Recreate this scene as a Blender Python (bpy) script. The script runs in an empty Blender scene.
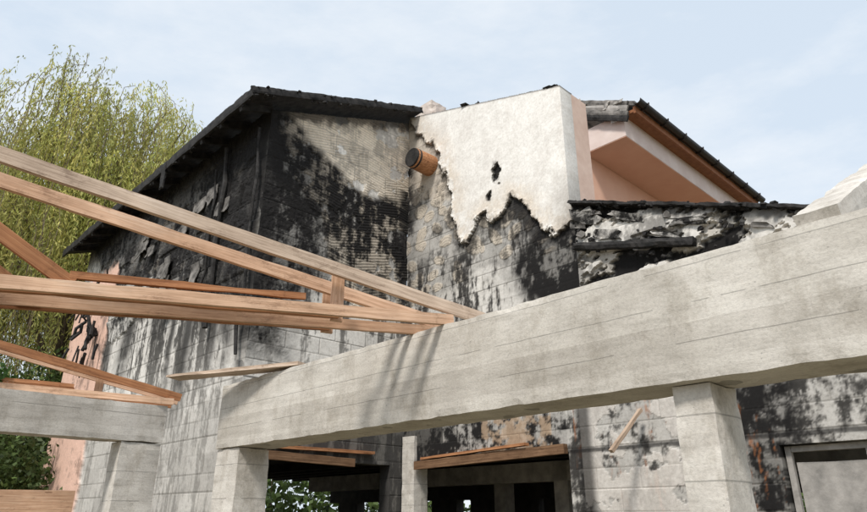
import bpy, math, random
import numpy as np
from mathutils import Vector, Matrix, noise as mn
random.seed(7); np.random.seed(7)
R=math.radians
scene=bpy.context.scene
scene.view_settings.view_transform='Standard'; scene.view_settings.look='None'; scene.view_settings.exposure=0
COL=scene.collection
# ---------------------------------------------------------------- camera
cam=bpy.data.cameras.new("camera"); co=bpy.data.objects.new("camera",cam); COL.objects.link(co)
cam.lens=27.0; cam.sensor_width=36; cam.clip_end=2000; cam.clip_start=.05
co.location=(0,0,1.7); co.rotation_euler=(R(111.8),0,0); scene.camera=co
# ---------------------------------------------------------------- axes of the building
ANG=R(44)
A=Vector((-math.sin(ANG),math.cos(ANG),0)); B=Vector((math.cos(ANG),math.sin(ANG),0)); UP=Vector((0,0,1))
I0=Vector((-.484,11.015,0)); LB=2.98; E0=I0-B*LB
# ---------------------------------------------------------------- numpy noise
LAT=np.random.RandomState(3).rand(256,256)
def vn(x,y,s=0):
    x=x+s*17.3;y=y+s*5.7
    xi=np.floor(x).astype(int);yi=np.floor(y).astype(int);fx=x-xi;fy=y-yi
    fx=fx*fx*(3-2*fx);fy=fy*fy*(3-2*fy)
    a=LAT[xi%256,yi%256];b=LAT[(xi+1)%256,yi%256];c=LAT[xi%256,(yi+1)%256];d=LAT[(xi+1)%256,(yi+1)%256]
    return (a*(1-fx)+b*fx)*(1-fy)+(c*(1-fx)+d*fx)*fy
def fbm(x,y,s=0,o=4,g=.58):
    t=0;a=.5;n=0
    for i in range(o):
        ca,sa=math.cos(i*.7),math.sin(i*.7)
        t=t+a*vn((x*ca-y*sa)*2**i,(x*sa+y*ca)*2**i,s+i*3);n+=a;a*=g
    return t/n
def ss(e0,e1,x):
    t=np.clip((x-e0)/(e1-e0),0,1);return t*t*(3-2*t)
def sdf(P,x,y):
    P=np.array(P,float);n=len(P);d=np.full(x.shape,1e9);s=np.ones(x.shape)
    for i in range(n):
        a=P[i];b=P[i-1];ex,ey=b-a;wx=x-a[0];wy=y-a[1]
        t=np.clip((wx*ex+wy*ey)/(ex*ex+ey*ey+1e-12),0,1)
        d=np.minimum(d,(wx-ex*t)**2+(wy-ey*t)**2)
        c1=y>=a[1];c2=y<b[1];c3=ex*wy>ey*wx
        s=np.where((c1&c2&c3)|(~c1&~c2&~c3),-s,s)
    return -s*np.sqrt(d)
_t=sdf([(0,0),(1,0),(1,1),(0,1)],np.array([.5]),np.array([.5]))[0]
SGN=1 if _t>0 else -1
def poly(P,x,y,soft=.08,warp=.2,wf=2.5,seed=1):
    wx=x+(fbm(x*wf,y*wf,seed)-.5)*2*warp;wy=y+(fbm(x*wf,y*wf,seed+5)-.5)*2*warp
    return ss(-soft,soft,SGN*sdf(P,wx,wy))
def mixc(c,col,m):
    return c*(1-m[...,None])+np.array(col)*m[...,None]
def blocks(u,z,bw=.6,bh=.25):
    row=np.floor(z/bh);uu=u+.3*(row%2)+.02*np.sin(row*5);cu=np.floor(uu/bw)
    fu=(uu/bw-cu)*bw;fz=(z/bh-row)*bh
    dj=np.minimum(np.minimum(fu,bw-fu),np.minimum(fz,bh-fz))
    r=LAT[(cu.astype(int)*7+3)%256,(row.astype(int)*13+5)%256]
    return 1-ss(.002,.012,dj),r
def blobs(u,z,cw=.36,ch=.25,seed=0,p=.8):
    u=u+(vn(u*1.3,z*1.3,seed+31)-.5)*.25;z=z+(vn(u*1.5,z*1.2,seed+37)-.5)*.22
    row=np.floor(z/ch);uu=u+.5*cw*(row%2);cu=np.floor(uu/cw)
    ci=cu.astype(int);ri=row.astype(int)
    r1=LAT[(ci*11+seed)%256,(ri*3+1)%256];r2=LAT[(ci*5+9)%256,(ri*7+seed)%256];r3=LAT[(ci*3+seed+4)%256,(ri*17+2)%256]
    x=(uu/cw-cu-.5-.22*(r2-.5))*cw;y=(z/ch-row-.5-.22*(r3-.5))*ch
    an=(r3-.5)*1.8;xr=x*np.cos(an)+y*np.sin(an);yr=-x*np.sin(an)+y*np.cos(an)
    rx=cw*(.30+.22*r2);ry=ch*(.30+.18*r3)
    q=np.sqrt((xr/rx)**2+(yr/ry)**2)+(fbm(u*9,z*9,seed+2)-.5)*.45
    m=(1-ss(.86,1.0,q))*(r1<p)
    rip=.5+.5*np.sin(2*math.pi*(yr+.3*xr*xr/.1)/.05)
    ring=ss(.72,.9,q)*(1-ss(.98,1.12,q))*(r1<p)
    return m,rip*.7+.3*r2,ring
# ---------------------------------------------------------------- materials
def newmat(n):
    m=bpy.data.materials.new(n);m.use_nodes=True;nt=m.node_tree;b=nt.nodes["Principled BSDF"]
    b.inputs["Specular IOR Level"].default_value=.25
    return m,nt,b
def nd(nt,t,**k):
    n=nt.nodes.new(t)
    for a,v in k.items(): setattr(n,a,v)
    return n
def mathn(nt,op,a,b=None):
    n=nd(nt,"ShaderNodeMath",operation=op)
    for i,v in enumerate((a,b)):
        if v is None: continue
        if isinstance(v,(int,float)): n.inputs[i].default_value=v
        else: nt.links.new(v,n.inputs[i])
    return n.outputs[0]
def noi(nt,vec,sc,det=6,ro=.6):
    n=nd(nt,"ShaderNodeTexNoise");n.inputs["Scale"].default_value=sc;n.inputs["Detail"].default_value=det;n.inputs["Roughness"].default_value=ro
    nt.links.new(vec,n.inputs["Vector"]);return n.outputs["Fac"]
def ramp(nt,fac,st):
    r=nd(nt,"ShaderNodeValToRGB");e=r.color_ramp.elements
    while len(e)<len(st): e.new(.5)
    for i,(p,c) in enumerate(st):
        e[i].position=p;e[i].color=(*c,1) if len(c)==3 else c
    nt.links.new(fac,r.inputs[0]);return r.outputs[0]
def mixn(nt,mode,fac,a,b):
    n=nd(nt,"ShaderNodeMix",data_type='RGBA',blend_type=mode)
    for i,v in ((0,fac),(6,a),(7,b)):
        if isinstance(v,(int,float)): n.inputs[i].default_value=v
        elif isinstance(v,tuple): n.inputs[i].default_value=(*v,1)
        else: nt.links.new(v,n.inputs[i])
    return n.outputs[2]
def mapv(nt,sc=(1,1,1)):
    t=nd(nt,"ShaderNodeTexCoord");m=nd(nt,"ShaderNodeMapping");m.inputs["Scale"].default_value=sc
    nt.links.new(t.outputs["Object"],m.inputs[0]);return m.outputs[0]
def bump(nt,b,h,st=.3,d=.02):
    n=nd(nt,"ShaderNodeBump");n.inputs["Strength"].default_value=st;n.inputs["Distance"].default_value=d
    nt.links.new(h,n.inputs["Height"]);nt.links.new(n.outputs[0],b.inputs["Normal"])
def mat_wall():
    m,nt,b=newmat("burnt_masonry");v=mapv(nt)
    a=nd(nt,"ShaderNodeAttribute",attribute_name="Col")
    f=noi(nt,v,26,8,.7);g=noi(nt,v,5,6,.65)
    c=mixn(nt,'MULTIPLY',1,a.outputs["Color"],ramp(nt,f,[(.28,(.80,.79,.77)),(.6,(1.06,1.06,1.05))]))
    c=mixn(nt,'MULTIPLY',1,c,ramp(nt,g,[(.3,(.90,.89,.88)),(.65,(1.04,1.04,1.04))]))
    nt.links.new(c,b.inputs["Base Color"]);b.inputs["Roughness"].default_value=.92
    bump(nt,b,noi(nt,v,45,8,.7),.25,.006);return m
def mat_conc(n="weathered_concrete",tint=(1,1,1),joint=.2):
    m,nt,b=newmat(n);v=mapv(nt);vs=mapv(nt,(.8,2.2,3.2))
    big=noi(nt,v,1.6,6,.6);mid=noi(nt,vs,4,8,.7);fine=noi(nt,v,60,6,.7)
    c=ramp(nt,big,[(.3,(.47,.44,.395)),(.5,(.59,.56,.51)),(.72,(.71,.68,.63))])
    c=mixn(nt,'MULTIPLY',1,c,ramp(nt,mid,[(.3,(.78,.77,.75)),(.5,(.98,.97,.96)),(.75,(1.08,1.08,1.06))]))
    c=mixn(nt,'MULTIPLY',1,c,ramp(nt,fine,[(.3,(.84,.84,.84)),(.55,(1.03,1.03,1.03))]))
    st=noi(nt,mapv(nt,(1.6,1.6,.9)),2.2,9,.75)
    c=mixn(nt,'MULTIPLY',1,c,ramp(nt,st,[(.34,(.72,.70,.67)),(.50,(1,1,1))]))
    vo=nd(nt,"ShaderNodeTexVoronoi");vo.inputs["Scale"].default_value=30;nt.links.new(v,vo.inputs["Vector"])
    wn=noi(nt,v,7,3)
    pore=mathn(nt,'LESS_THAN',vo.outputs["Distance"],mathn(nt,'MULTIPLY',mathn(nt,'SUBTRACT',wn,.46),.9))
    c=mixn(nt,'MIX',mathn(nt,'MULTIPLY',pore,.4),c,(.2,.19,.18))
    sp=nd(nt,"ShaderNodeSeparateXYZ");nt.links.new(v,sp.inputs[0])
    zz=mathn(nt,'ADD',sp.outputs[2],mathn(nt,'MULTIPLY',noi(nt,mapv(nt,(1,1,1)),3,3),.012))
    fr=mathn(nt,'ABSOLUTE',mathn(nt,'SUBTRACT',mathn(nt,'FRACT',mathn(nt,'DIVIDE',zz,joint)),.5))
    jl=mathn(nt,'MULTIPLY',mathn(nt,'GREATER_THAN',fr,.486),mathn(nt,'GREATER_THAN',noi(nt,vs,2,2),.43))
    c=mixn(nt,'MIX',mathn(nt,'MULTIPLY',jl,.55),c,(.2,.19,.17))
    bd_=nd(nt,"ShaderNodeTexWhiteNoise",noise_dimensions='1D');nt.links.new(mathn(nt,'FLOOR',mathn(nt,'ADD',mathn(nt,'DIVIDE',zz,joint),.5)),bd_.inputs["W"])
    c=mixn(nt,'MULTIPLY',1,c,ramp(nt,bd_.outputs["Value"],[(0,(.84,.83,.82)),(1,(1.05,1.05,1.05))]))
    c=mixn(nt,'MULTIPLY',1,c,tint)
    nt.links.new(c,b.inputs["Base Color"]);b.inputs["Roughness"].default_value=.93
    h=mathn(nt,'SUBTRACT',mathn(nt,'ADD',mathn(nt,'MULTIPLY',mid,.6),mathn(nt,'MULTIPLY',fine,.4)),mathn(nt,'ADD',mathn(nt,'MULTIPLY',pore,.4),mathn(nt,'MULTIPLY',jl,.8)))
    bump(nt,b,h,.5,.014);return m
def mat_wood(n,c1,c2,c3,sc=1):
    m,nt,b=newmat(n);v=mapv(nt,(.5,16*sc,16*sc));g=noi(nt,v,3,7,.65);l=noi(nt,mapv(nt,(1,1,1)),2.3,4);k=noi(nt,mapv(nt,(1.5,45,45)),3,3)
    oi=nd(nt,"ShaderNodeObjectInfo")
    c=ramp(nt,g,[(.28,c1),(.52,c2),(.78,c3)])
    c=mixn(nt,'MULTIPLY',1,c,ramp(nt,l,[(.3,(.76,.74,.72)),(.6,(1.08,1.08,1.08))]))
    c=mixn(nt,'MULTIPLY',1,c,ramp(nt,k,[(.35,(.82,.79,.77)),(.55,(1.03,1.03,1.03))]))
    c=mixn(nt,'MULTIPLY',1,c,ramp(nt,oi.outputs["Random"],[(0,(.84,.80,.76)),(1,(1.12,1.12,1.12))]))
    st=noi(nt,mapv(nt,(2.5,5,5)),2.0,8,.75);c=mixn(nt,'MULTIPLY',1,c,ramp(nt,st,[(.35,(.62,.59,.57)),(.45,(1,1,1))]))
    vo=nd(nt,"ShaderNodeTexVoronoi");vo.inputs["Scale"].default_value=1;nt.links.new(mapv(nt,(2.2,9,9)),vo.inputs["Vector"])
    c=mixn(nt,'MIX',mathn(nt,'MULTIPLY',mathn(nt,'LESS_THAN',vo.outputs["Distance"],.12),.6),c,(.14,.07,.035))
    nt.links.new(c,b.inputs["Base Color"]);b.inputs["Roughness"].default_value=.75
    bump(nt,b,g,.4,.006);return m
def mat_plain(n,c1,c2,sc=6,rough=.85,bs=.3,det=7,p0=.32,p1=.68):
    m,nt,b=newmat(n);v=mapv(nt);g=noi(nt,v,sc,det,.65)
    nt.links.new(ramp(nt,g,[(p0,c1),(p1,c2)]),b.inputs["Base Color"]);b.inputs["Roughness"].default_value=rough
    bump(nt,b,noi(nt,v,sc*6,6,.7),bs,.01);return m
def mat_leaf(n,tr=.45):
    m,nt,b=newmat(n);a=nd(nt,"ShaderNodeAttribute",attribute_name="Col")
    nt.links.new(a.outputs["Color"],b.inputs["Base Color"]);b.inputs["Roughness"].default_value=.55
    t=nd(nt,"ShaderNodeBsdfTranslucent");nt.links.new(a.outputs["Color"],t.inputs[0])
    x=nd(nt,"ShaderNodeMixShader");x.inputs[0].default_value=tr
    nt.links.new(b.outputs[0],x.inputs[1]);nt.links.new(t.outputs[0],x.inputs[2]);nt.links.new(x.outputs[0],nt.nodes["Material Output"].inputs[0]);return m
M_WALL=mat_wall();M_CONC=mat_conc();M_CONCL=mat_conc("pale_concrete",(1.07,1.07,1.08),.31)
M_WOOD=mat_wood("sawn_timber",(.44,.26,.16),(.66,.44,.30),(.78,.60,.46))
M_WOODG=mat_wood("weathered_timber",(.34,.25,.19),(.58,.46,.36),(.70,.59,.50))
M_WOODO=mat_wood("orange_timber",(.24,.10,.045),(.44,.21,.10),(.58,.33,.18))
M_WOODD=mat_wood("stained_timber",(.10,.055,.03),(.22,.13,.075),(.34,.22,.13))
M_CHAR=mat_plain("charred_timber",(.006,.006,.006),(.05,.046,.044),9,.75,.8)
M_ASH=mat_plain("ash_grey_debris",(.02,.019,.018),(.58,.55,.51),5,.9,.8,9,.44,.64)
M_PINK=mat_plain("pink_render",(.60,.43,.35),(.72,.55,.46),4,.9,.15)
M_PEACH=mat_plain("peach_render",(.74,.44,.32),(.80,.51,.38),3,.9,.08)
M_WHITE=mat_plain("pale_pink_render",(.66,.54,.49),(.78,.67,.62),3,.9,.1)
M_STUB=mat_plain("pale_grey_render",(.50,.42,.37),(.72,.64,.58),4,.9,.2)
M_BROWN=mat_plain("brown_soffit",(.22,.085,.035),(.36,.15,.07),8,.6,.2)
M_GUT=mat_plain("dark_gutter",(.02,.016,.014),(.04,.032,.03),8,.4,.1)
M_SLATE=mat_plain("scorched_slate",(.03,.028,.026),(.30,.28,.26),5,.85,.6)
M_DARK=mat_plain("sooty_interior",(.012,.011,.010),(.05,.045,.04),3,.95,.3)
M_GREY=mat_plain("grey_render",(.22,.21,.195),(.48,.45,.42),4,.9,.4)
# ---------------------------------------------------------------- mesh helpers
def mkobj(name,verts,faces,mat,parent=None,col=None,matrix=None,smooth=False):
    me=bpy.data.meshes.new(name);me.from_pydata([tuple(v) for v in verts] if not isinstance(verts,np.ndarray) else verts.tolist(),[],faces if isinstance(faces,list) else faces.tolist())
    if col is not None:
        at=me.color_attributes.new("Col",'FLOAT_COLOR','POINT')
        c4=np.ones((len(verts),4),np.float32);c4[:,:3]=col;at.data.foreach_set("color",c4.ravel())
    if smooth: me.polygons.foreach_set("use_smooth",[True]*len(me.polygons))
    me.materials.append(mat);o=bpy.data.objects.new(name,me);COL.objects.link(o)
    if matrix is not None:o.matrix_world=matrix
    if parent is not None:o.parent=parent
    me.update();return o
def empty(name):
    e=bpy.data.objects.new(name,None);COL.objects.link(e);return e
def frame(o,x,y,z):
    m=Matrix.Identity(4)
    for i,v in enumerate((x,y,z)):
        for k in range(3):m[k][i]=v[k]
    for k in range(3):m[k][3]=o[k]
    return m
def gbox(name,L,W,H,res,mat,parent,matrix,amp=.004,chip=.01,nf=6,seed=0):
    """subdivided box (local 0..L,0..W,0..H) with uneven faces and chipped arrises"""
    n=[max(1,min(200,int(round(d/res)))) for d in (L,W,H)];D=(L,W,H);idx={};V=[];F=[]
    def vid(i,j,k):
        q=(i,j,k)
        if q in idx:return idx[q]
        p=Vector((i/n[0]*L,j/n[1]*W,k/n[2]*H));ext=[(-1 if t==0 else (1 if t==n[a] else 0)) for a,t in enumerate(q)]
        s=Vector((seed*3.1,seed*1.7,0))
        d=Vector((mn.noise((p+s)*nf),mn.noise((p+s)*nf+Vector((9,0,0))),mn.noise((p+s)*nf+Vector((0,9,0)))))*amp
        p2=p+d
        if sum(1 for e in ext if e)>=2:
            c=chip*(.4+max(0,mn.noise((p+s)*13)*1.2)+max(0,mn.noise((p+s)*3)-.25)*3)
            for a in range(3):p2[a]-=ext[a]*min(c,D[a]*.3)
        idx[q]=len(V);V.append(p2);return idx[q]
    for a in range(3):
        b,c=(a+1)%3,(a+2)%3
        for side in (0,n[a]):
            for i in range(n[b]):
                for j in range(n[c]):
                    qs=[]
                    for di,dj in ((0,0),(1,0),(1,1),(0,1)):
                        q=[0,0,0];q[a]=side;q[b]=i+di;q[c]=j+dj;qs.append(vid(*q))
                    F.append(qs if side else qs[::-1])
    return mkobj(name,V,F,mat,parent,None,matrix)
def board(name,p,q,w,h,mat,parent,amp=.002,chip=.004,res=.15,roll=0,up=UP,nf=4):
    """timber from p to q (bottom centre line), w wide, h high"""
    p=Vector(p);q=Vector(q);x=(q-p).normalized();y=up.cross(x).normalized();z=x.cross(y)
    if roll:
        rm=Matrix.Rotation(roll,3,x);y=rm@y;z=rm@z
    return gbox(name,(q-p).length,w,h,res,mat,parent,frame(p-y*w/2,x,y,z),amp,chip,nf,random.random()*20)
def prism(name,pts,o,d,n,t0,t1,mat,parent):
    V=[o+d*u+UP*z+n*t for t in (t0,t1) for u,z in pts];k=len(pts)
    F=[list(range(k)),list(range(2*k-1,k-1,-1))]+[[i,k+i,k+(i+1)%k,(i+1)%k] for i in range(k)]
    return mkobj(name,V,F,mat,parent)
def tube(pts,rad,sides=8):
    V=[];F=[];pts=[Vector(p) for p in pts]
    for i,p in enumerate(pts):
        t=(pts[min(i+1,len(pts)-1)]-pts[max(i-1,0)]).normalized()
        a=t.orthogonal().normalized() if i==0 else (a-t*a.dot(t)).normalized();b=t.cross(a)
        for k in range(sides):
            an=2*math.pi*k/sides;V.append(p+(a*math.cos(an)+b*math.sin(an))*rad[i])
    for i in range(len(pts)-1):
        for k in range(sides):
            F.append([i*sides+k,i*sides+(k+1)%sides,(i+1)*sides+(k+1)%sides,(i+1)*sides+k])
    F.append(list(range(sides))[::-1]);F.append([(len(pts)-1)*sides+k for k in range(sides)])
    return V,F
def merge(lst):
    V=[];F=[]
    for v,f in lst:
        b=len(V);V+=list(v);F+=[[i+b for i in g] for g in f]
    return V,F
def chunk(p,x,y,z,sx,sy,sz):
    vv=[p+x*(a*sx*random.uniform(.6,1.1))+y*(b*sy*random.uniform(.6,1.1))+z*(c*sz*random.uniform(.5,1.2)) for a in (-1,1) for b in (-1,1) for c in (-1,1)]
    return (vv,[[0,1,3,2],[4,6,7,5],[0,4,5,1],[2,3,7,6],[0,2,6,4],[1,5,7,3]])
def shard(p,x,y,z,rx,rz,th,n=11):
    """flat broken panel piece with an irregular outline"""
    V=[];rr=[random.uniform(.55,1.15) for _ in range(n)]
    for s in (-1,1):
        for k in range(n):
            an=2*math.pi*k/n;cx=math.copysign(abs(math.cos(an))**.55,math.cos(an));cz=math.copysign(abs(math.sin(an))**.55,math.sin(an))
            V.append(p+x*(cx*rx*rr[k])+z*(cz*rz*rr[k])+y*(s*th+.02*math.sin(k*1.9)))
    F=[list(range(n)),list(range(2*n-1,n-1,-1))]+[[i,n+i,n+(i+1)%n,(i+1)%n] for i in range(n)]
    return V,F
def rrot(a=.6):
    return Matrix.Rotation(random.uniform(-a,a),3,Vector((random.uniform(-1,1),random.uniform(-1,1),random.uniform(-1,1))).normalized())
def sheet(p,x,y,L,W,nx,ny,amp,drop,seed,rag=.25):
    n=x.cross(y).normalized();V=[];F=[]
    for s in (0,1):
        for i in range(nx+1):
            rg=1+rag*(mn.noise(Vector((i*.22,seed,0)))*1.5+.4*mn.noise(Vector((i*.8,seed,3))))
            for j in range(ny+1):
                fx=i/nx;fy=j/ny*rg
                q=Vector((fx*L*2.2,fy*W*4,seed*3.3))
                V.append(p+x*(fx*L)+y*(fy*W)+n*(mn.noise(q)*amp+mn.noise(q*4)*amp*.25+drop*fy*fy+s*.014))
    m=(nx+1)*(ny+1);g=lambda i,j:i*(ny+1)+j
    for i in range(nx):
        for j in range(ny):
            f=[g(i,j),g(i+1,j),g(i+1,j+1),g(i,j+1)];F.append(f[::-1]);F.append([k+m for k in f])
    for i in range(nx):
        for j in (0,ny):F.append([g(i,j),g(i+1,j),g(i+1,j)+m,g(i,j)+m])
    for j in range(ny):
        for i in (0,nx):F.append([g(i,j),g(i,j+1),g(i,j+1)+m,g(i,j)+m])
    return V,F
def hwall(name,o,d,nrm,u0,u1,z0,z1,res,func,thick,parent,flip):
    nu=int((u1-u0)/res)+1;nz=int((z1-z0)/res)+1
    u=np.linspace(u0,u1,nu);z=np.linspace(z0,z1,nz);U,Z=np.meshgrid(u,z,indexing='ij')
    col,h,keep=func(U,Z)
    P=np.zeros((nu,nz,3))
    for k in range(3):P[...,k]=o[k]+d[k]*U+nrm[k]*h+(Z if k==2 else 0)
    kc=keep[:-1,:-1]&keep[1:,:-1]&keep[1:,1:]&keep[:-1,1:]
    ii,jj=np.nonzero(kc);a=ii*nz+jj;b=(ii+1)*nz+jj;c=(ii+1)*nz+jj+1;e=ii*nz+jj+1
    F=np.stack([a,b,c,e],1) if not flip else np.stack([a,e,c,b],1)
    V=P.reshape(-1,3);C=col.reshape(-1,3);pad=np.pad(kc,1);extra=[]
    H=h.reshape(-1)[:,None];back=V-np.array([nrm[0],nrm[1],nrm[2]])*(thick+H)
    for (di,dj,va,vb) in ((-1,0,0,3),(1,0,1,2),(0,-1,0,1),(0,1,3,2)):
        nb=pad[1+di:1+di+kc.shape[0],1+dj:1+dj+kc.shape[1]]
        i2,j2=np.nonzero(kc&~nb);cor=[(i2)*nz+j2,(i2+1)*nz+j2,(i2+1)*nz+j2+1,(i2)*nz+j2+1]
        extra.append(np.stack([cor[va],cor[vb],cor[vb]+len(V),cor[va]+len(V)],1))
    Fa=np.concatenate([F]+extra);Va=np.concatenate([V,back]);Ca=np.concatenate([C,C*.75])
    used=np.zeros(len(Va),bool);used[Fa.ravel()]=True;rm=np.cumsum(used)-1
    return mkobj(name,Va[used],rm[Fa],M_WALL,parent,Ca[used])
# ---------------------------------------------------------------- wall colour / relief
BLK=np.array((.71,.685,.65));ADH=np.array((.70,.62,.52));PLA=(.90,.875,.84);SOOT=(.014,.013,.013)
def base(U,Z,seed=0):
    j,r=blocks(U,Z);c=np.ones(U.shape+(3,))*BLK*(.82+.30*r)[...,None]
    st=fbm(U*1.3,Z*1.3,seed+8);c=c*(.84+.28*st)[...,None]
    c=mixc(c,(.32,.305,.28),j*.75);h=-.005*j+.003*(r-.5)
    return c,h,r
def soot(c,m):
    return mixc(c,SOOT,np.clip(m,0,1))
def grime(c,m):
    return mixc(c,(.20,.19,.175),np.clip(m,0,1))
def tex(U,Z,s,r=None):
    t=.45*fbm(U*2.2,Z*1.6,s,7,.74)+.35*fbm(U*9,Z*9,s+7,5,.8)+.2*fbm(U*11,Z*1.1,s+9,4,.7)
    if r is not None:t=t+.14*(r-.5)
    return (t-.5)*1.35+.5
def drips(U,Z,s):
    return .6*fbm(U*7,Z*.55,s,4,.65)+.4*fbm(U*14,Z*6,s+3,4,.8)
def blister(U,Z,s):
    """melted, blistered foam relief"""
    a=np.abs(fbm(U*5,Z*5,s,4)-.5)*2;b=np.abs(fbm(U*12,Z*12,s+6,3)-.5)*2
    return 1-(.65*a+.35*b)*1.6
def wallB(U,Z):
    c,h,r=base(U,Z,2);t=tex(U,Z,20,r);n2=fbm(U*9,Z*9,23);dr=drips(U,Z,28)
    com=poly([(.15,8.15),(3.1,9.5),(3.1,5.0),(2.0,4.75),(1.35,5.2),(1.1,6.2),(.3,7.0)],U,Z,.03,.22,2,3)
    pj,pat=blocks(U+.1,Z+.07,.7,.42)
    ph=np.where(pat>.5,Z+.15*U,Z-.25*U)+.03*fbm(U*3,Z*3,4)
    rip=.5+.5*np.sin(2*math.pi*ph/.052)
    com=com*ss(.40,.43,fbm(U*3.2,Z*3.2,12))
    c=c*(1-com[...,None])+(ADH*(.78+.34*pat)[...,None]*(.74+.34*rip)[...,None])*com[...,None]
    c=grime(c,pj*com*.6)
    h=h+com*(.012+.007*rip)
    li=poly([(.2,8.0),(3.1,9.4),(3.1,7.1),(2.05,7.0),(1.2,7.34)],U,Z,.10,.2,2,6)
    c=c*(1+.28*li)[...,None]
    d1=poly([(-.3,7.85),(.25,7.75),(1.0,7.25),(1.45,6.7),(1.4,6.0),(1.1,5.2),(.8,4.7),(.5,4.0),(-.3,3.9)],U,Z,.4,.4,1.8,9)
    c=soot(c,d1*(.60+.55*ss(.34,.60,t)));bl=blister(U,Z,44);h=h+d1*.02*bl;c=mixc(c,(.12,.115,.11),d1*.5*ss(.75,.95,bl))
    c=soot(c,ss(.42,.0,U+.3*(t-.5))*.9*ss(3.6,4.6,Z))
    c=soot(c,(1-li)*.72*ss(.38,.60,t)*ss(4.7,5.5,Z)+(1-li)*.30*ss(4.7,5.5,Z))
    c=grime(c,li*.5*ss(.50,.68,t))
    c=soot(c,ss(2.58,2.92,U+.25*(t-.5))*(Z<7.4)*ss(4.6,5.4,Z)*.93)
    c=soot(c,ss(.18,.0,7.75+.37*U-Z+.25*(n2-.5))*.8)
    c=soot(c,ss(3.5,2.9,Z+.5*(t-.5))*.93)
    c=grime(c,.6*ss(.50,.62,dr)*(Z<5.2));c=soot(c,.75*ss(.51,.60,dr)*(Z<5.6)*ss(3.2,5.0,Z))
    keep=(Z<7.84+.37*U)&~((U>.18)&(U<2.68)&(Z<2.44))
    return c,h+.005*(n2-.5),keep
def wallC(U,Z):
    c,h,r=base(U,Z,5);t=tex(U,Z,50,r);n2=fbm(U*9,Z*9,53);n=fbm(U*2.2,Z*2.2,51);dr=drips(U,Z,58)
    zone=poly([(-.1,7.9),(.9,7.6),(3.7,6.8),(3.6,5.3),(2.2,5.35),(.0,5.1)],U,Z,.03,.25,2,13)
    c=c*(1-.22*zone)[...,None]
    m1,rip,g1=blobs(U,Z,.36,.27,3,.66);m2,rip2,g2=blobs(U+.17,Z+.11,.50,.36,8,.5);m=np.maximum(m1,m2)*zone;rg=np.maximum(g1,g2)*zone
    c=c*(1-(.9*m)[...,None])+(ADH*(.78+.26*rip)[...,None])*(.9*m)[...,None];h=h+m*(.006+.005*rip)
    c=grime(c,rg*.5*ss(.40,.6,t));c=grime(c,zone*m*.45*ss(.6,.95,rip2)*ss(.4,.55,n2))
    fx=((U/.30)%1-.5)*.30;fz=((Z/.5+.3)%1-.5)*.5;fd=np.sqrt(fx**2+fz**2);dot=ss(.036,.028,fd)*zone*(r>.45)
    c=mixc(c,(.22,.20,.18),dot*.7)
    com=poly([(-.1,9.0),(.35,8.6),(.9,7.9),(1.2,7.1),(1.2,6.8),(.3,7.1),(-.1,7.2)],U,Z,.04,.1,2,14)
    c=mixc(c,(.64,.56,.47),com*.8*(.6+.4*rip))
    c=soot(c,ss(.40,.05,U+.35*(t-.5))*.85*(Z<7.9)*ss(4.8,5.4,Z)*(.4+.8*ss(.36,.60,t)))
    c=soot(c,.70*ss(.44,.66,t)*(Z<7.4)*ss(5.0,5.6,Z)+.06)
    c=grime(c,.75*ss(.46,.60,dr)*ss(5.8,5.2,Z)*ss(3.2,3.6,Z));c=soot(c,.88*ss(.50,.61,dr)*ss(6.2,5.6,Z)*ss(3.4,4.4,Z))
    c=soot(c,poly([(2.4,5.2),(2.9,5.8),(3.7,6.0),(3.9,4.0),(2.8,4.2)],U,Z,.25,.3,2,15)*(.65+.5*ss(.36,.58,t)))
    c=soot(c,poly([(1.9,6.3),(2.75,6.5),(2.9,5.7),(2.2,5.5)],U,Z,.25,.2,2,16)*.8*ss(.32,.58,t))
    W=[(-.2,9.6),(3.9,9.0),(3.9,5.72),(3.3,5.5),(3.12,5.60),(2.95,5.85),(2.72,6.2),(2.5,6.38),(2.3,6.15),(2.12,6.1),(1.97,6.28),(1.78,6.2),(1.57,5.9),(1.3,6.0),(1.2,6.5),(1.22,6.85),(1.05,7.25),(.86,7.9),(.55,8.3),(.3,8.55)]
    wx=U+(fbm(U*6,Z*6,61,5,.7)-.5)*.30;wz=Z+(fbm(U*6,Z*6,66,5,.7)-.5)*.30
    sd=SGN*sdf(W,wx,wz);q=((U-2.22)/.085)**2+((Z-6.92)/.20)**2+(fbm(U*12,Z*12,71)-.5)*4.5
    q2=((U-2.06)/.06)**2+((Z-6.55)/.09)**2+(n2-.5)*3;q=np.minimum(q,q2)
    pm=ss(-.004,.010,sd)*(q>1)
    hb=fbm(U*1.1,Z*1.1,70)
    pc=np.ones(U.shape+(3,))*np.array(PLA)*(.95+.08*hb)[...,None]
    rim=ss(.5,.0,sd+.35*(t-.5));pc=mixc(pc,(.66,.53,.39),rim*.6*ss(.36,.58,t))
    pc=mixc(pc,(.68,.64,.60),.38*ss(.46,.66,tex(U*.6,Z*.6,77)))
    pc=mixc(pc,(.05,.045,.04),ss(.09,.0,sd+.1*(n2-.5))*.85*ss(.40,.58,t))
    pc=mixc(pc,(.06,.05,.045),ss(.05,.01,9.04-.31*U-Z)*.8)
    pc=mixc(pc,(.30,.27,.24),ss(3.1,3.6,U+.3*(t-.5))*ss(6.7,5.9,Z)*.6)
    pc=mixc(pc,(.10,.09,.08),ss(1.8,1.0,q)*.8)
    c=c*(1-pm[...,None])+pc*pm[...,None]
    c=soot(c,(q<1)*.9*(sd>0))
    c=soot(c,(1-pm)*ss(-.20,.0,sd)*.85)
    h=h*(1-pm)+pm*(.055+.014*(hb-.5)+.02*ss(.12,.0,sd)*n2)
    rt=ss(3.58,3.66,U)*(Z>3.2)
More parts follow.
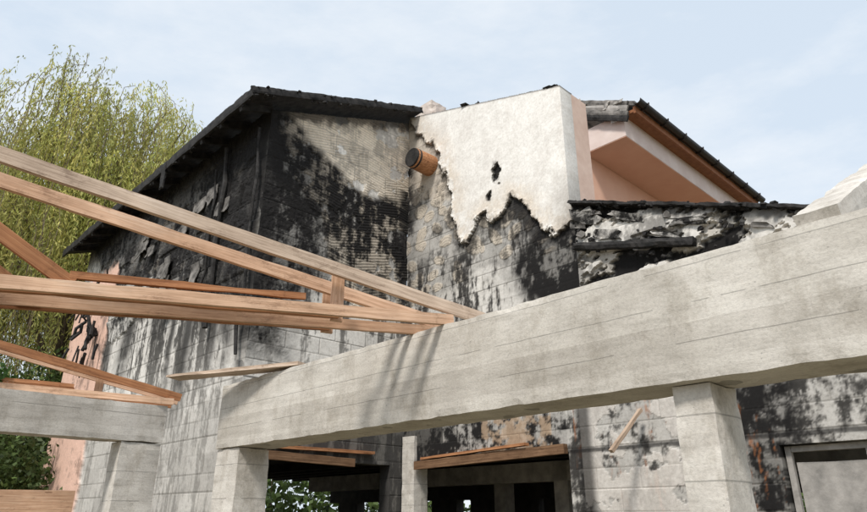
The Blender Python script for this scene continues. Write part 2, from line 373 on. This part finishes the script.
    q=fbm(U*1.2+Z*.9,Z*2.4-U*.5,81,6)
    tr=ss(.465,.48,q)*rt;tr2=ss(.53,.54,q)*rt
    c=c*(1-rt[...,None])+c*.5*rt[...,None]
    c=c*(1-tr[...,None])+np.array((.50,.47,.43))*(.5+.9*n)[...,None]*tr[...,None]
    c=c*(1-tr2[...,None])+np.array((.74,.71,.67))*(.7+.5*n)[...,None]*tr2[...,None]
    c=soot(c,rt*(ss(.465,.43,q)*.85+ss(.49,.465,q)*.3+.55*ss(.48,.62,t)))
    c=soot(c,rt*ss(.22,.05,5.85-.375*(U-3.6)-Z+.25*(n2-.5))*.8)
    h=h+tr*.05+tr2*.05
    lo=ss(3.55,3.15,Z+.4*(n-.5))
    c=soot(c,lo*(U<.9)*.9);c=grime(c,lo*.7*ss(.40,.60,t)+lo*.30);c=soot(c,lo*.8*ss(.42,.58,t)+lo*(U<3.2)*.22)
    c=mixc(c,(.46,.34,.24),((U>1.7)&(U<2.95)&(Z>2.5)&(Z<2.98))*.75*ss(.36,.5,n2))
    c=soot(c,ss(4.65,4.95,U)*ss(6.1,5.9,U)*lo*(.5+.5*ss(.36,.56,t)))
    rust=ss(.57,.68,fbm(U*15,Z*2.2,91,6,.7))*((U>3.3)&(U<5.8))*lo*ss(.45,.55,fbm(U*2,Z*2,93))
    c=mixc(c,(.38,.15,.06),rust*.65)
    pl=ss(.52,.54,fbm(U*1.6,Z*1.6,95,6))*((U>3.4)&(U<4.75))*lo;c=mixc(c,(.64,.60,.56),pl*.8);h=h+pl*.006
    c=soot(c,lo*ss(3.3,3.4,U)*ss(3.62,3.5,U)*.8);c=soot(c,lo*ss(.04,.015,np.abs(Z-2.47-.03*(n2-.5)))*.8)
    ztop=np.where(U<3.58,9.04-.31*U,5.85-.375*(U-3.6)+.08*(fbm(U*6,U*0+3,99)-.5)*2)
    ztop=np.where(U>6.55,3.2,ztop)
    keep=(Z<ztop)&~((U>.32)&(U<3.2)&(Z<2.46))&~((U>5.78)&(U<7.3)&(Z<2.36)&(Z>.9))
    return c,h+.006*(n2-.5),keep
def wallA(U,Z):
    c,h,r=base(U,Z,7);t=tex(U,Z,100,r);n2=fbm(U*8,Z*8,103);n=fbm(U*1.6,Z*2.0,101);dr=drips(U,Z,108)
    m,rip,_=blobs(U,Z,.45,.3,9,.7);zone=poly([(.2,8.2),(8.4,8.2),(6.4,5.6),(2,4.9),(.2,4.8)],U,Z,.10,.35,1.4,111);m=m*zone
    c=c*(1-m[...,None])+(ADH*.85*(.6+.5*rip)[...,None])*m[...,None];h=h+m*.010
    c=soot(c,zone*(.72+.30*ss(.34,.52,t)))
    bl=blister(U,Z,130)
    pj,pr=blocks(U+.2,Z+.1,.8,.4);c=mixc(c,(.20,.19,.175),pj*zone*.5*ss(.35,.6,n2));c=mixc(c,(.15,.145,.14),zone*.6*(pr>.6)*ss(.40,.56,1-t));h=h+zone*(.025*(pr>.5)+.035*bl)-pj*zone*.012
    c=mixc(c,(.15,.145,.14),zone*.5*ss(.7,.95,bl))
    c=soot(c,ss(.7,.1,7.85-Z+.6*(t-.5))*.85)
    c=soot(c,poly([(-.1,8.2),(1.6,8.2),(1.7,6.0),(1.3,5.0),(.7,4.4),(-.1,4.1)],U,Z,.35,.35,1.6,115)*(.7+.4*ss(.36,.58,t)))
    for uc,w,za,zb in ((1.2,.16,3.5,7.4),(1.55,.08,4.2,6.9),(.62,.14,3.8,7),(.12,.14,3.2,7.8),(2.1,.20,3.2,5.6),(2.7,.10,3.6,5.6),(3.3,.3,4.3,6.5),(4.9,.28,4.1,6.4),(6.0,.2,3.9,6.4)):
        c=soot(c,ss(w*2.2,w*.2,np.abs(U-uc+.3*(fbm(U*0+uc,Z*1.3,int(uc*10))-.5)+.16*(t-.5)))*ss(za-.5,za+.8,Z+.8*(n2-.5))*ss(zb+.2,zb-.2,Z)*.92)
    pl=poly([(3.8,5.9),(6.1,6.3),(6.1,5.2),(5.6,4.9),(4.2,5.4)],U,Z,.02,.3,1.8,120);c=mixc(c,(.66,.64,.61),pl*.75);h=h+pl*.03
    c=soot(c,pl*.8*ss(.44,.62,t))
    pk=ss(6.0,6.08,U+.35*(n-.5))*ss(7.0,6.7,Z+.3*(n2-.5));c=mixc(c,(.78,.52,.42),pk);h=h*(1-pk)+pk*.05;c=soot(c,pk*.45*ss(.54,.68,t))
    c=grime(c,ss(3.6,2.9,Z+.6*(n-.5))*.35*(1-pk))
    c=grime(c,.65*ss(.48,.60,dr)*ss(5.8,5.2,Z)*(1-pk));c=soot(c,(1-pk)*(.8*ss(.51,.60,dr)*ss(5.9,5.3,Z)*ss(2.6,4.8,Z)+.6*ss(.45,.62,t)*ss(5.0,5.4,Z)))
    return c,h+.005*(n2-.5),(Z<7.86)
# ================================================================= HOUSE
house=empty("burnt_house")
nA=-B;nB=-A;nC=-B
hwall("side_wall",E0,A,nA,0,8.6,0,7.9,.022,wallA,.25,house,False)
hwall("gable_wall",E0,B,nB,0,LB,0,9.1,.015,wallB,.25,house,True)
hwall("rear_wall",I0,-A,nC,0,8.6,0,9.1,.016,wallC,.25,house,True)
stub=[(.3,8.93),(3.57,7.92),(3.57,5.3),(.3,5.3)]
prism("firewall_body",stub,I0,-A,nC,-.66,-.02,M_PINK,house)
lst=[]
for i in range(60):
    u=1.5+i*.034;p=I0-A*u+UP*(9.05-.31*u+random.uniform(-.015,.012))-B*random.uniform(-.5,.02);rm=rrot(.2)
    lst.append(chunk(p,rm@A,rm@B,rm@UP,random.uniform(.04,.10),random.uniform(.05,.12),random.uniform(.006,.014)))
V,F=merge(lst);mkobj("coping_remains",V,F,M_CHAR,house)
gbox("chimney",.50,.45,2.2,.10,M_STUB,house,frame(I0+A*.22+B*.35+UP*7.36,-A,B,UP),.02,.03)
def rp(a,b,z=0):
    return E0+A*a+B*b+UP*(7.93+.37*b+z)
V=[rp(a,b,z) for z in (0,.08) for a,b in ((-.35,-.5),(8.9,-.5),(8.9,4.2),(0.0,4.2),(0.0,LB+.02),(-.35,LB+.02))]
k=6;mkobj("roof_slab",V,[list(range(k))[::-1],list(range(k,2*k))]+[[i,(i+1)%k,k+(i+1)%k,k+i] for i in range(k)],M_CHAR,house)
bd=(B+UP*.37).normalized();bu=A.cross(bd).normalized();bu=bu if bu.z>0 else -bu
gbox("eave_fascia",9.3,.05,.19,.05,M_CHAR,house,frame(rp(-.38,-.5,-.08),A,-B,UP),.012,.010,3)
gbox("verge_board",(LB+.6)*1.066,.05,.13,.04,M_CHAR,house,frame(rp(-.40,-.55,-.03),bd,A,bu),.012,.012,4)
lst=[]
for i in range(90):
    if random.random()<.5:
        p=rp(random.uniform(-.42,-.34),random.uniform(-.5,LB),random.choice((-.05,.08))+random.uniform(-.02,.02))
    else: p=rp(random.uniform(-.3,8.7),random.uniform(-.54,-.48),-.09+random.uniform(-.02,.02))
    s=random.uniform(.010,.03);rm=rrot();lst.append(chunk(p,rm@A,rm@B,rm@UP,s*1.4,s,s*.5))
V,F=merge(lst);mkobj("char_flakes",V,F,M_CHAR,house)
for i in range(13):
    a=.1+i*.68;gbox("rafter_foot",.6,.09,.13,.1,M_CHAR,house,frame(rp(a,-.5,-.14),bd,-A,bu),.008,.01)
gbox("hanging_fascia",.22,.05,.55,.06,M_CHAR,house,frame(E0+A*2.75-B*.52+UP*7.25,A,-B,UP),.03,.03)
for (u,za,zb,r) in ((1.2,4.4,7.6,.045),(.1,3.8,7.5,.025),(1.52,4.9,7.3,.025)):
    pts=[E0+A*(u+.05*math.sin(k*1.7))-B*(.10+.02*math.sin(k*2.3))+UP*(za+(zb-za)*k/9) for k in range(10)]
    V,F=tube(pts,[r*(1+.25*math.sin(k*2.1)) for k in range(10)]);mkobj("burnt_downpipe",V,F,M_CHAR,house)
lst=[]
for i in range(34):
    u=random.gauss(6.6,.3);z=random.gauss(5.5,.5);p=E0+A*u-B*random.uniform(.08,.5)+UP*z
    q=p+A*random.uniform(-.3,.3)-UP*random.uniform(.1,.5)-B*random.uniform(-.1,.15)
    lst.append(tube([p,(p+q)/2+B*random.uniform(-.08,.08),q],[random.uniform(.012,.045)]*3,5))
V,F=merge(lst);mkobj("hanging_debris",V,F,M_CHAR,house)
lst=[]
for i in range(16):
    u=random.uniform(.9,5.8);z=random.uniform(5.4,7.2);L=random.uniform(.2,.5)
    lst.append(sheet(E0+A*u-B*.075+UP*z,A,-UP,L,random.uniform(.2,.45),12,9,.04,.04,i*1.7))
V,F=merge(lst);mkobj("peeling_insulation",V,F,M_SLATE,house)
lp=I0-A*.62+UP*7.72
V,F=tube([lp+B*.2,lp-B*.1,lp-B*.45],[.20,.195,.185],20);mkobj("purlin_log",V,F,M_WOODO,house,smooth=False)
V,F=tube([lp-B*.38,lp-B*.48],[.192,.175],20);mkobj("purlin_burnt_end",V,F,M_CHAR,house)
# lean-to verge: burnt, broken slab edge along the slope
def lt(u,t=0,z=0):return I0-A*u-B*t+UP*(5.85-.375*(u-3.6)+z)
ld=(-A-UP*.375).normalized();lu=B.cross(ld);lu=lu if lu.z>0 else -lu
board("slab_edge",lt(3.60,.05,-.02),lt(6.65,.05,-.02),.26,.055,M_CHAR,house,.018,.015,.04,nf=8)
lst=[]
for i in range(230):
    u=random.uniform(3.6,6.7);rm=rrot(.7);s=random.uniform(.12,.6)
    lst.append(chunk(lt(u,random.uniform(-.05,.17),random.uniform(-.05,.045)),rm@ld,rm@B,rm@lu,.07*s,.06*s,.03*s))
for i in range(90):
    u=3.65+2.4*random.random()**1.3;rm=rrot(.9);s=random.uniform(.12,.5)
    lst.append(chunk(lt(u,random.uniform(.05,.13),random.uniform(-.8,-.1)),rm@ld,rm@B,rm@lu,.07*s,.04*s,.06*s))
V,F=merge(lst);mkobj("charred_verge_remains",V,F,M_CHAR,house)
lst=[];ls2=[]
for (u,z,rx,rz) in ((3.85,-.22,.27,.17),(4.45,-.17,.30,.07),(5.25,-.20,.34,.06),(4.15,-.46,.20,.09),(4.95,-.40,.28,.05)):
    rm=rrot(.15);lst.append(shard(lt(u,.10,z),rm@ld,rm@B,rm@UP,rx,rz,.025,17))
for i in range(9):
    u=3.7+2.4*random.random();rm=rrot(.4);ls2.append(shard(lt(u,.12,random.uniform(-.65,-.12)),rm@ld,rm@B,rm@UP,random.uniform(.06,.2),random.uniform(.03,.08),.012,9))
V,F=merge(lst);mkobj("broken_render_panels",V,F,M_ASH,house)
V,F=merge(ls2);mkobj("charred_panel_scraps",V,F,M_SLATE,house)
board("burnt_beam",lt(3.62,.12,-.74),lt(5.3,.14,-.54),.13,.11,M_CHAR,house,.02,.02,.05)
V=[lt(3.6,-.08,.0),lt(6.6,-.08,.0),lt(6.6,-2.4,.0),lt(3.6,-2.4,.0)]
V=V+[v+UP*.025 for v in V];mkobj("lean_to_roof",V,[[3,2,1,0],[4,5,6,7],[0,1,5,4],[1,2,6,5],[2,3,7,6],[3,0,4,7]],M_SLATE,house)
# right wing
W=Vector((3.46,9.5,0));LW=5.4;ZG=8.30
def wp(a,b,z):return W+A*a+B*b+UP*z
V=[wp(a,b,ZG+.02+.5*a+z) for z in (0,.09) for a,b in ((-.04,0),(-.04,LW),(1.9,LW),(1.9,0))]
mkobj("wing_roof",V,[[3,2,1,0],[4,5,6,7],[0,1,5,4],[1,2,6,5],[2,3,7,6],[3,0,4,7]],M_SLATE,house)
def half(p0,p1,r,n=10):
    V=[]
    for p in (p0,p1):
        for rr in (r,r-.008):
            for k in range(n+1):
                an=math.pi+math.pi*k/n;V.append(p+A*(math.cos(an)*rr)+UP*(math.sin(an)*rr))
    m=n+1;F=[]
    for k in range(n):
        F.append([k,k+1,2*m+k+1,2*m+k]);F.append([m+k,3*m+k,3*m+k+1,m+k+1])
        F.append([k,m+k,m+k+1,k+1]);F.append([2*m+k,2*m+k+1,3*m+k+1,3*m+k])
    return V,F
V,F=half(wp(-.10,-.05,ZG+.06),wp(-.10,LW+.05,ZG+.06),.075);mkobj("gutter",V,F,M_GUT,house)
for i in range(8):
    V,F=tube([wp(-.19,.2+i*.7,ZG+.07),wp(-.185,.2+i*.7,ZG-.0),wp(-.12,.2+i*.7,ZG-.035),wp(-.02,.2+i*.7,ZG+.0)],[.014]*4,6);mkobj("gutter_bracket",V,F,M_GUT,house)
def wbox(n,a0,a1,b0,b1,z0,z1,m,amp=.001,chip=.004,res=.5):
    return gbox(n,a1-a0,b1-b0,z1-z0,res,m,house,frame(wp(a1,b0,z0),-A,B,UP),amp,chip)
wbox("fascia_board",-.03,.02,.02,LW,ZG-.13,ZG+.01,M_BROWN)
wbox("soffit_board",.02,.22,.02,LW,ZG-.10,ZG-.04,M_BROWN)
wbox("cornice_face",.20,1.6,.0,LW-.05,ZG-.50,ZG-.04-.002,M_WHITE)
wbox("cornice_soffit",.205,1.03,.005,LW-.055,ZG-.515,ZG-.5,M_PEACH)
wbox("wing_wall",1.03,2.4,.06,LW-.1,3.2,ZG-.5,M_PEACH)
for k,(zz,mm) in enumerate(((-.02,M_SLATE),(-.14,M_GREY),(-.26,M_SLATE),(-.36,M_CHAR))):
    p=wp(.1,-.03-.02*k,ZG+zz+.05);q=wp(1.9,-.03-.02*k,ZG+zz+.95);board("verge_slat",p,q,.05,.115,mm,house,.008,.012,.06)
lst=[]
for i in range(40):
    a=random.uniform(.1,1.7);rm=rrot(.3);lst.append(chunk(wp(a,-.07,ZG+.5*a+random.uniform(-.35,.08)),rm@A,rm@B,rm@UP,random.uniform(.03,.1),.012,random.uniform(.01,.03)))
V,F=merge(lst);mkobj("scorched_slats",V,F,M_ASH,house)
# ground floor
gbox("corner_post",.30,.30,2.9,.12,M_CONCL,house,frame(I0-A*.02-B*.06,-A,B,UP),.006,.015)
board("opening_lintel",E0+B*.05-A*.06+UP*2.42,E0+B*1.9-A*.08+UP*2.38,.10,.12,M_WOODD,house)
board("opening_lintel",E0+B*.05-A*.06+UP*2.56,E0+B*2.3-A*.06+UP*2.58,.10,.05,M_WOODO,house)
board("opening_lintel",I0-A*.35-B*.05+UP*2.37,I0-A*3.2-B*.05+UP*2.44,.10,.13,M_WOODD,house)
board("opening_lintel",I0-A*.5-B*.05+UP*2.51,I0-A*2.6-B*.09+UP*2.58,.10,.04,M_WOODO,house)
def hb(n,a0,a1,b0,b1,z0,z1,m,amp=.0,res=1):
    return gbox(n,a1-a0,b1-b0,z1-z0,res,m,house,frame(E0+A*a1+B*b0+UP*z0,-A,B,UP),amp,0)
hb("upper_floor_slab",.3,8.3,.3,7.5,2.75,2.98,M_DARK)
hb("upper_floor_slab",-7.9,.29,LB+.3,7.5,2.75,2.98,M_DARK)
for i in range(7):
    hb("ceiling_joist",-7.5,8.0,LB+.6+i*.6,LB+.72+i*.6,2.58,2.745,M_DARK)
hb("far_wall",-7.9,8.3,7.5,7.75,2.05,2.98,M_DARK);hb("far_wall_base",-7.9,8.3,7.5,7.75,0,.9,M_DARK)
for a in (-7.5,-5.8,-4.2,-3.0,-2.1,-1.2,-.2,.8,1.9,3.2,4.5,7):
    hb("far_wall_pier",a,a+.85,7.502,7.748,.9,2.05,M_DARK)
for a,b in ((-1.6,5.2),(-3.4,4.6),(2.2,4.8),(.6,6.2)):
    hb("interior_column",a,a+.28,b,b+.28,0,2.57,M_GREY)
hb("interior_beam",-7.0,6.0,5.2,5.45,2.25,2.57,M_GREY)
for (u0,u1,z0,z1) in ((5.78,5.84,.9,2.36),(6.5,6.56,.9,2.30),(7.22,7.3,.9,2.36),(5.84,7.22,2.30,2.36)):
    gbox("window_frame",u1-u0,.07,z1-z0,.3,M_GREY,house,frame(I0-A*u0+B*.08+UP*z0,-A,B,UP),.002,.004)
gbox("window_sheet",.64,.02,1.25,.3,M_GREY,house,frame(I0-A*5.86+B*.12+UP*.95,-A,B,UP),.01,.004)
# ================================================================= CONCRETE FRAME
S0=Vector((-2.198,6.8,0))
def sp_(s,b,z):return S0-A*s+B*b+UP*z
gbox("concrete_beam",9.2,.40,.64,.05,M_CONC,None,frame(sp_(0,0,2.32),-A,B,UP),.007,.007,5)
gbox("concrete_column",.45,.35,2.318,.08,M_CONCL,None,frame(sp_(.0,.02,0),-A,B,UP),.008,.010,5)
gbox("concrete_column",.21,.32,2.318,.07,M_CONCL,None,frame(sp_(4.85,.07,0),-A,B,UP),.008,.010,5)
T0=Vector((-4.43,6.67,0))-B*4
gbox("concrete_beam",5.75,.32,.43,.06,M_CONCL,None,frame(T0+UP*2.49,B,A,UP),.006,.009,5)
gbox("concrete_column",.46,.30,2.488,.08,M_CONCL,None,frame(T0+B*5.28+A*.01,B,A,UP),.008,.010,5)
x=(B+UP*.53).normalized();z=x.cross(A).normalized();z=z if z.z>0 else -z
gbox("concrete_beam",4.5,.20,.15,.06,M_CONCL,None,frame(Vector((1.90,2.72,2.90)),x,A,z),.006,.008,5)
# ================================================================= TRUSSES
D=Vector((.883,.469,0)).normalized();N=Vector((-D.y,D.x,0))
def truss(H,zb,name="roof_truss",tail=.36,L=5.4,sl=.165,dn=.045,mats=(M_WOOD,M_WOOD),w0=2.35):
    t=empty(name)
    def P(s,z,n=0):return H-D*s+UP*z+N*n
    th=.040
    board("top_chord",P(-tail,zb+.05),P(L,zb+.05+sl*(L+tail)),th,.095,mats[0],t,.004)
    board("bottom_chord",P(-.08,zb,-th-.002),P(L,zb-dn*L,-th-.002),th,.078,mats[1],t,.004)
    board("bottom_chord_ply",P(.75,zb+.005-dn*.75,th+.002),P(L,zb-dn*L,th+.002),th,.085,M_WOODO,t,.004)
    def top(s):return zb+.05+sl*(s+tail)
    def bot(s):return zb-dn*s
    board("web_stud",P(.75,bot(.75)+.0,2*th+.004),P(.75,top(.75)+.08,2*th+.004),.09,.03,M_WOOD,t,up=N)
    board("web_diagonal",P(w0,bot(w0)+.03,0),P(w0+1.3,top(w0+1.3)-.02,0),.04,.085,M_WOODO,t)
    board("web_diagonal",P(w0+1.5,top(w0+1.5)+.0,0),P(w0+2.7,bot(w0+2.7),0),.04,.085,M_WOODO,t)
    board("web_strut",P(1.0,bot(1.0)+.10,-.002),P(w0,bot(w0)+.10,-.002),.04,.045,M_WOODO,t)
    return t
truss(Vector((.05,4.50,0)),2.963,dn=.06,mats=(M_WOODG,M_WOOD))
truss(Vector((-.06,4.80,0)),2.963,tail=.2,dn=.06,mats=(M_WOOD,M_WOOD),w0=2.6)
truss(Vector((-3.2,7.88,0)),2.93,tail=.15,sl=.22,dn=-.02,mats=(M_WOODO,M_WOOD))
truss(Vector((-3.32,8.12,0)),2.93,tail=.15,sl=.22,dn=-.02,mats=(M_WOOD,M_WOODO))
board("wooden_plank",(-2.75,6.82,3.03),(-1.18,5.92,2.965),.2,.045,M_WOODG,None,.004,.008)
board("wooden_plank",I0-A*4.2-B*.6+UP*2.35,I0-A*4.35-B*.1+UP*2.85,.06,.05,M_WOODG,None,.004,.008)
gbox("plywood_panel",1.6,.02,2.02,.3,M_WOOD,None,frame(Vector((-6.3,8.7,0)),Vector((.93,.36,0)).normalized(),Vector((-.36,.93,0)).normalized(),UP),.004,.003)
# ================================================================= VEGETATION
def leafmesh(name,P,Dr,ln,wd,col,mat,parent):
    n=len(P);rnd=np.random.randn(n,3);sd=np.cross(Dr,rnd);sd/=np.linalg.norm(sd,axis=1)[:,None]+1e-9
    ln=ln[:,None];wd=wd[:,None]
    a=P;b=P+Dr*ln*.5+sd*wd;c=P+Dr*ln;d=P+Dr*ln*.5-sd*wd
    V=np.stack([a,b,c,d],1).reshape(-1,3);F=np.arange(4*n).reshape(-1,4);C=np.repeat(col,4,axis=0)
    return mkobj(name,V,F,mat,parent,C)
M_LEAF=mat_leaf("willow_leaf",.45);M_LEAFD=mat_leaf("shrub_leaf",.25);M_BARK=mat_plain("bark",(.07,.05,.035),(.17,.13,.09),6,.9,.7)
def willow(cx,cy,Hh,Rr,ns,seed,name="willow_tree"):
    rs=np.random.RandomState(seed);t=empty(name);lst=[]
    base_=Vector((cx,cy,0));lst.append(tube([base_,base_+Vector((.1,0,2)),base_+Vector((-.1,.1,Hh*.4)),base_+Vector((.1,0,Hh*.62))],[.5,.38,.3,.2],10))
    cl=[]
    for i in range(120):
        ph=rs.rand()*2*math.pi;r=Rr*math.sqrt(rs.rand())*.98;zt=Hh*(.99-.22*(r/Rr)**2)*(1.0-.36*rs.rand()**1.3)
        c=np.array([cx+r*math.cos(ph),cy+r*math.sin(ph),zt]);cl.append((c,ph,rs.uniform(.7,1.25)))
        if i%2==0:
            s=base_+Vector((0,0,Hh*rs.uniform(.3,.6)));e=Vector(c);mid=s.lerp(e,.5)+Vector((0,0,Hh*.07))
            lst.append(tube([s,s.lerp(mid,.5)+Vector((0,0,.2)),mid,mid.lerp(e,.6)+Vector((0,0,.2)),e],[.14,.10,.07,.04,.015],6))
    Ps=[];Ds=[];Cs=[];tw=[]
    for i in range(ns):
        k=rs.randint(len(cl));c,ph,tk=cl[k];p=c+rs.randn(3)*np.array([.42,.42,.22]);an=ph+rs.randn()*.7
        L=rs.uniform(2.0,5.6);out=rs.uniform(.25,.9);m=int(L/.06)
        tt=np.linspace(0,1,m);x=p[0]+np.cos(an)*out*(1-np.exp(-5*tt))+.07*np.sin(tt*4+i);y=p[1]+np.sin(an)*out*(1-np.exp(-5*tt))+.07*np.cos(tt*4+i)
        z=p[2]+.10*np.sin(np.minimum(tt*6,1)*math.pi)-L*tt**1.1
        z=np.maximum(z,.6)
        q=np.stack([x,y,z],1)+rs.randn(m,3)*.03;Ps.append(q)
        dd=rs.randn(m,3)*.42+np.array([0,0,-1.0]);dd/=np.linalg.norm(dd,axis=1)[:,None];Ds.append(dd)
        tone=rs.uniform(.8,1.15)*tk;yel=rs.rand()
        cc=np.array([.42+.15*yel,.46+.05*yel,.14+.03*yel])*tone;Cs.append(np.tile(cc,(m,1))*rs.uniform(.75,1.25,(m,1)))
        if i%4==0: tw.append(tube([Vector(q[k]) for k in range(0,m,max(1,m//6))],[.010]*len(range(0,m,max(1,m//6))),3))
    P=np.concatenate(Ps);Dd=np.concatenate(Ds);C=np.concatenate(Cs);n=len(P)
    leafmesh("leaves",P,Dd,rs.uniform(.10,.20,n),rs.uniform(.011,.022,n),C,M_LEAF,t)
    V,F=merge(lst);mkobj("trunk_and_limbs",V,F,M_BARK,t);V,F=merge(tw);mkobj("twigs",V,F,M_BARK,t)
willow(-11.6,20.0,16.6,4.9,3900,5)
willow(-18.5,23,17,5.0,1600,9)
def shrub(name,cs,n,seed,col,sz=.12):
    rs=np.random.RandomState(seed);P=[];C=[];t=empty(name);lst=[]
    for (x,y,z,rx,rz) in cs:
        k=int(n/len(cs));sub=rs.randn(40,3);sub/=np.linalg.norm(sub,axis=1)[:,None];sub*=rs.uniform(.5,1,(40,1))
        ci=rs.randint(40,size=k);q=sub[ci]+rs.randn(k,3)*.17;q=q*np.array([rx,rx,rz])+np.array([x,y,z]);P.append(q)
        tone=(.5+rs.rand(40))[ci]*rs.uniform(.7,1.3,k);C.append(np.array(col)*tone[:,None])
        lst.append(tube([(x,y,0),(x+.1,y,z*.5),(x,y,z+rz*.3)],[.09,.06,.02],6))
    P=np.concatenate(P);C=np.concatenate(C);m=len(P);P[:,2]=np.maximum(P[:,2],.05)
    d=rs.randn(m,3);d[:,2]-=.4;d/=np.linalg.norm(d,axis=1)[:,None]
    leafmesh("leaves",P,d,rs.uniform(.6,1.3,m)*sz,rs.uniform(.25,.4,m)*sz,C,M_LEAFD,t);V,F=merge(lst);mkobj("stems",V,F,M_BARK,t)
shrub("shrub",[(-9.6,14.5,2.2,1.5,2.0),(-11.2,14.8,2.8,1.6,2.4),(-12.8,15.5,3.2,1.8,2.6),(-10.4,17,3.6,1.8,2.0)],45000,3,(.10,.15,.045),.13)
shrub("climbing_plant",[(-5.1,6.9,3.25,.28,.16),(-4.75,7.0,3.1,.16,.12)],420,4,(.06,.13,.03),.07)
shrub("background_trees",[(-8+i*4.2,34+3*math.sin(i*2.1),2.6,3.2,3.0) for i in range(14)],25000,8,(.08,.12,.035),.4)
# ================================================================= GROUND
M_GR=mat_plain("dirt_and_grass",(.09,.09,.045),(.26,.21,.15),.6,.95,.6)
mkobj("ground",[(-900,-900,0),(900,-900,0),(900,900,0),(-900,900,0)],[[0,1,2,3]],M_GR)
# ================================================================= LIGHT
sv=Vector((-.34,-.80,0)).normalized();el=R(52)
sv=Vector((sv.x*math.cos(el),sv.y*math.cos(el),math.sin(el)))
sl=bpy.data.lights.new("sun",'SUN');sl.energy=3.35;sl.angle=R(10);sl.color=(1,.95,.88);so=bpy.data.objects.new("sun",sl);COL.objects.link(so)
so.rotation_euler=sv.to_track_quat('Z','Y').to_euler()
w=bpy.data.worlds.new("World");scene.world=w;w.use_nodes=True;nt=w.node_tree;bg=nt.nodes["Background"]
sk=nd(nt,"ShaderNodeTexSky",sky_type='NISHITA');sk.sun_disc=False;sk.sun_elevation=el;sk.sun_rotation=math.atan2(sv.x,sv.y);sk.air_density=1.0;sk.dust_density=1.0;sk.ozone_density=1.0
tc=nd(nt,"ShaderNodeTexCoord");mp=nd(nt,"ShaderNodeMapping");mp.inputs["Scale"].default_value=(1.0,1.6,3.0);mp.inputs["Rotation"].default_value=(.3,.35,.5);nt.links.new(tc.outputs["Generated"],mp.inputs[0])
hz=mixn(nt,'MIX',.84,sk.outputs[0],(5.2,5.9,6.65))
cf=ramp(nt,noi(nt,mp.outputs[0],1.5,10,.62),[(.42,(.0,.0,.0)),(.72,(.85,.85,.85))])
cl=mixn(nt,'MIX',cf,hz,(6.8,6.9,7.0))
nt.links.new(cl,bg.inputs[0]);bg.inputs[1].default_value=.15
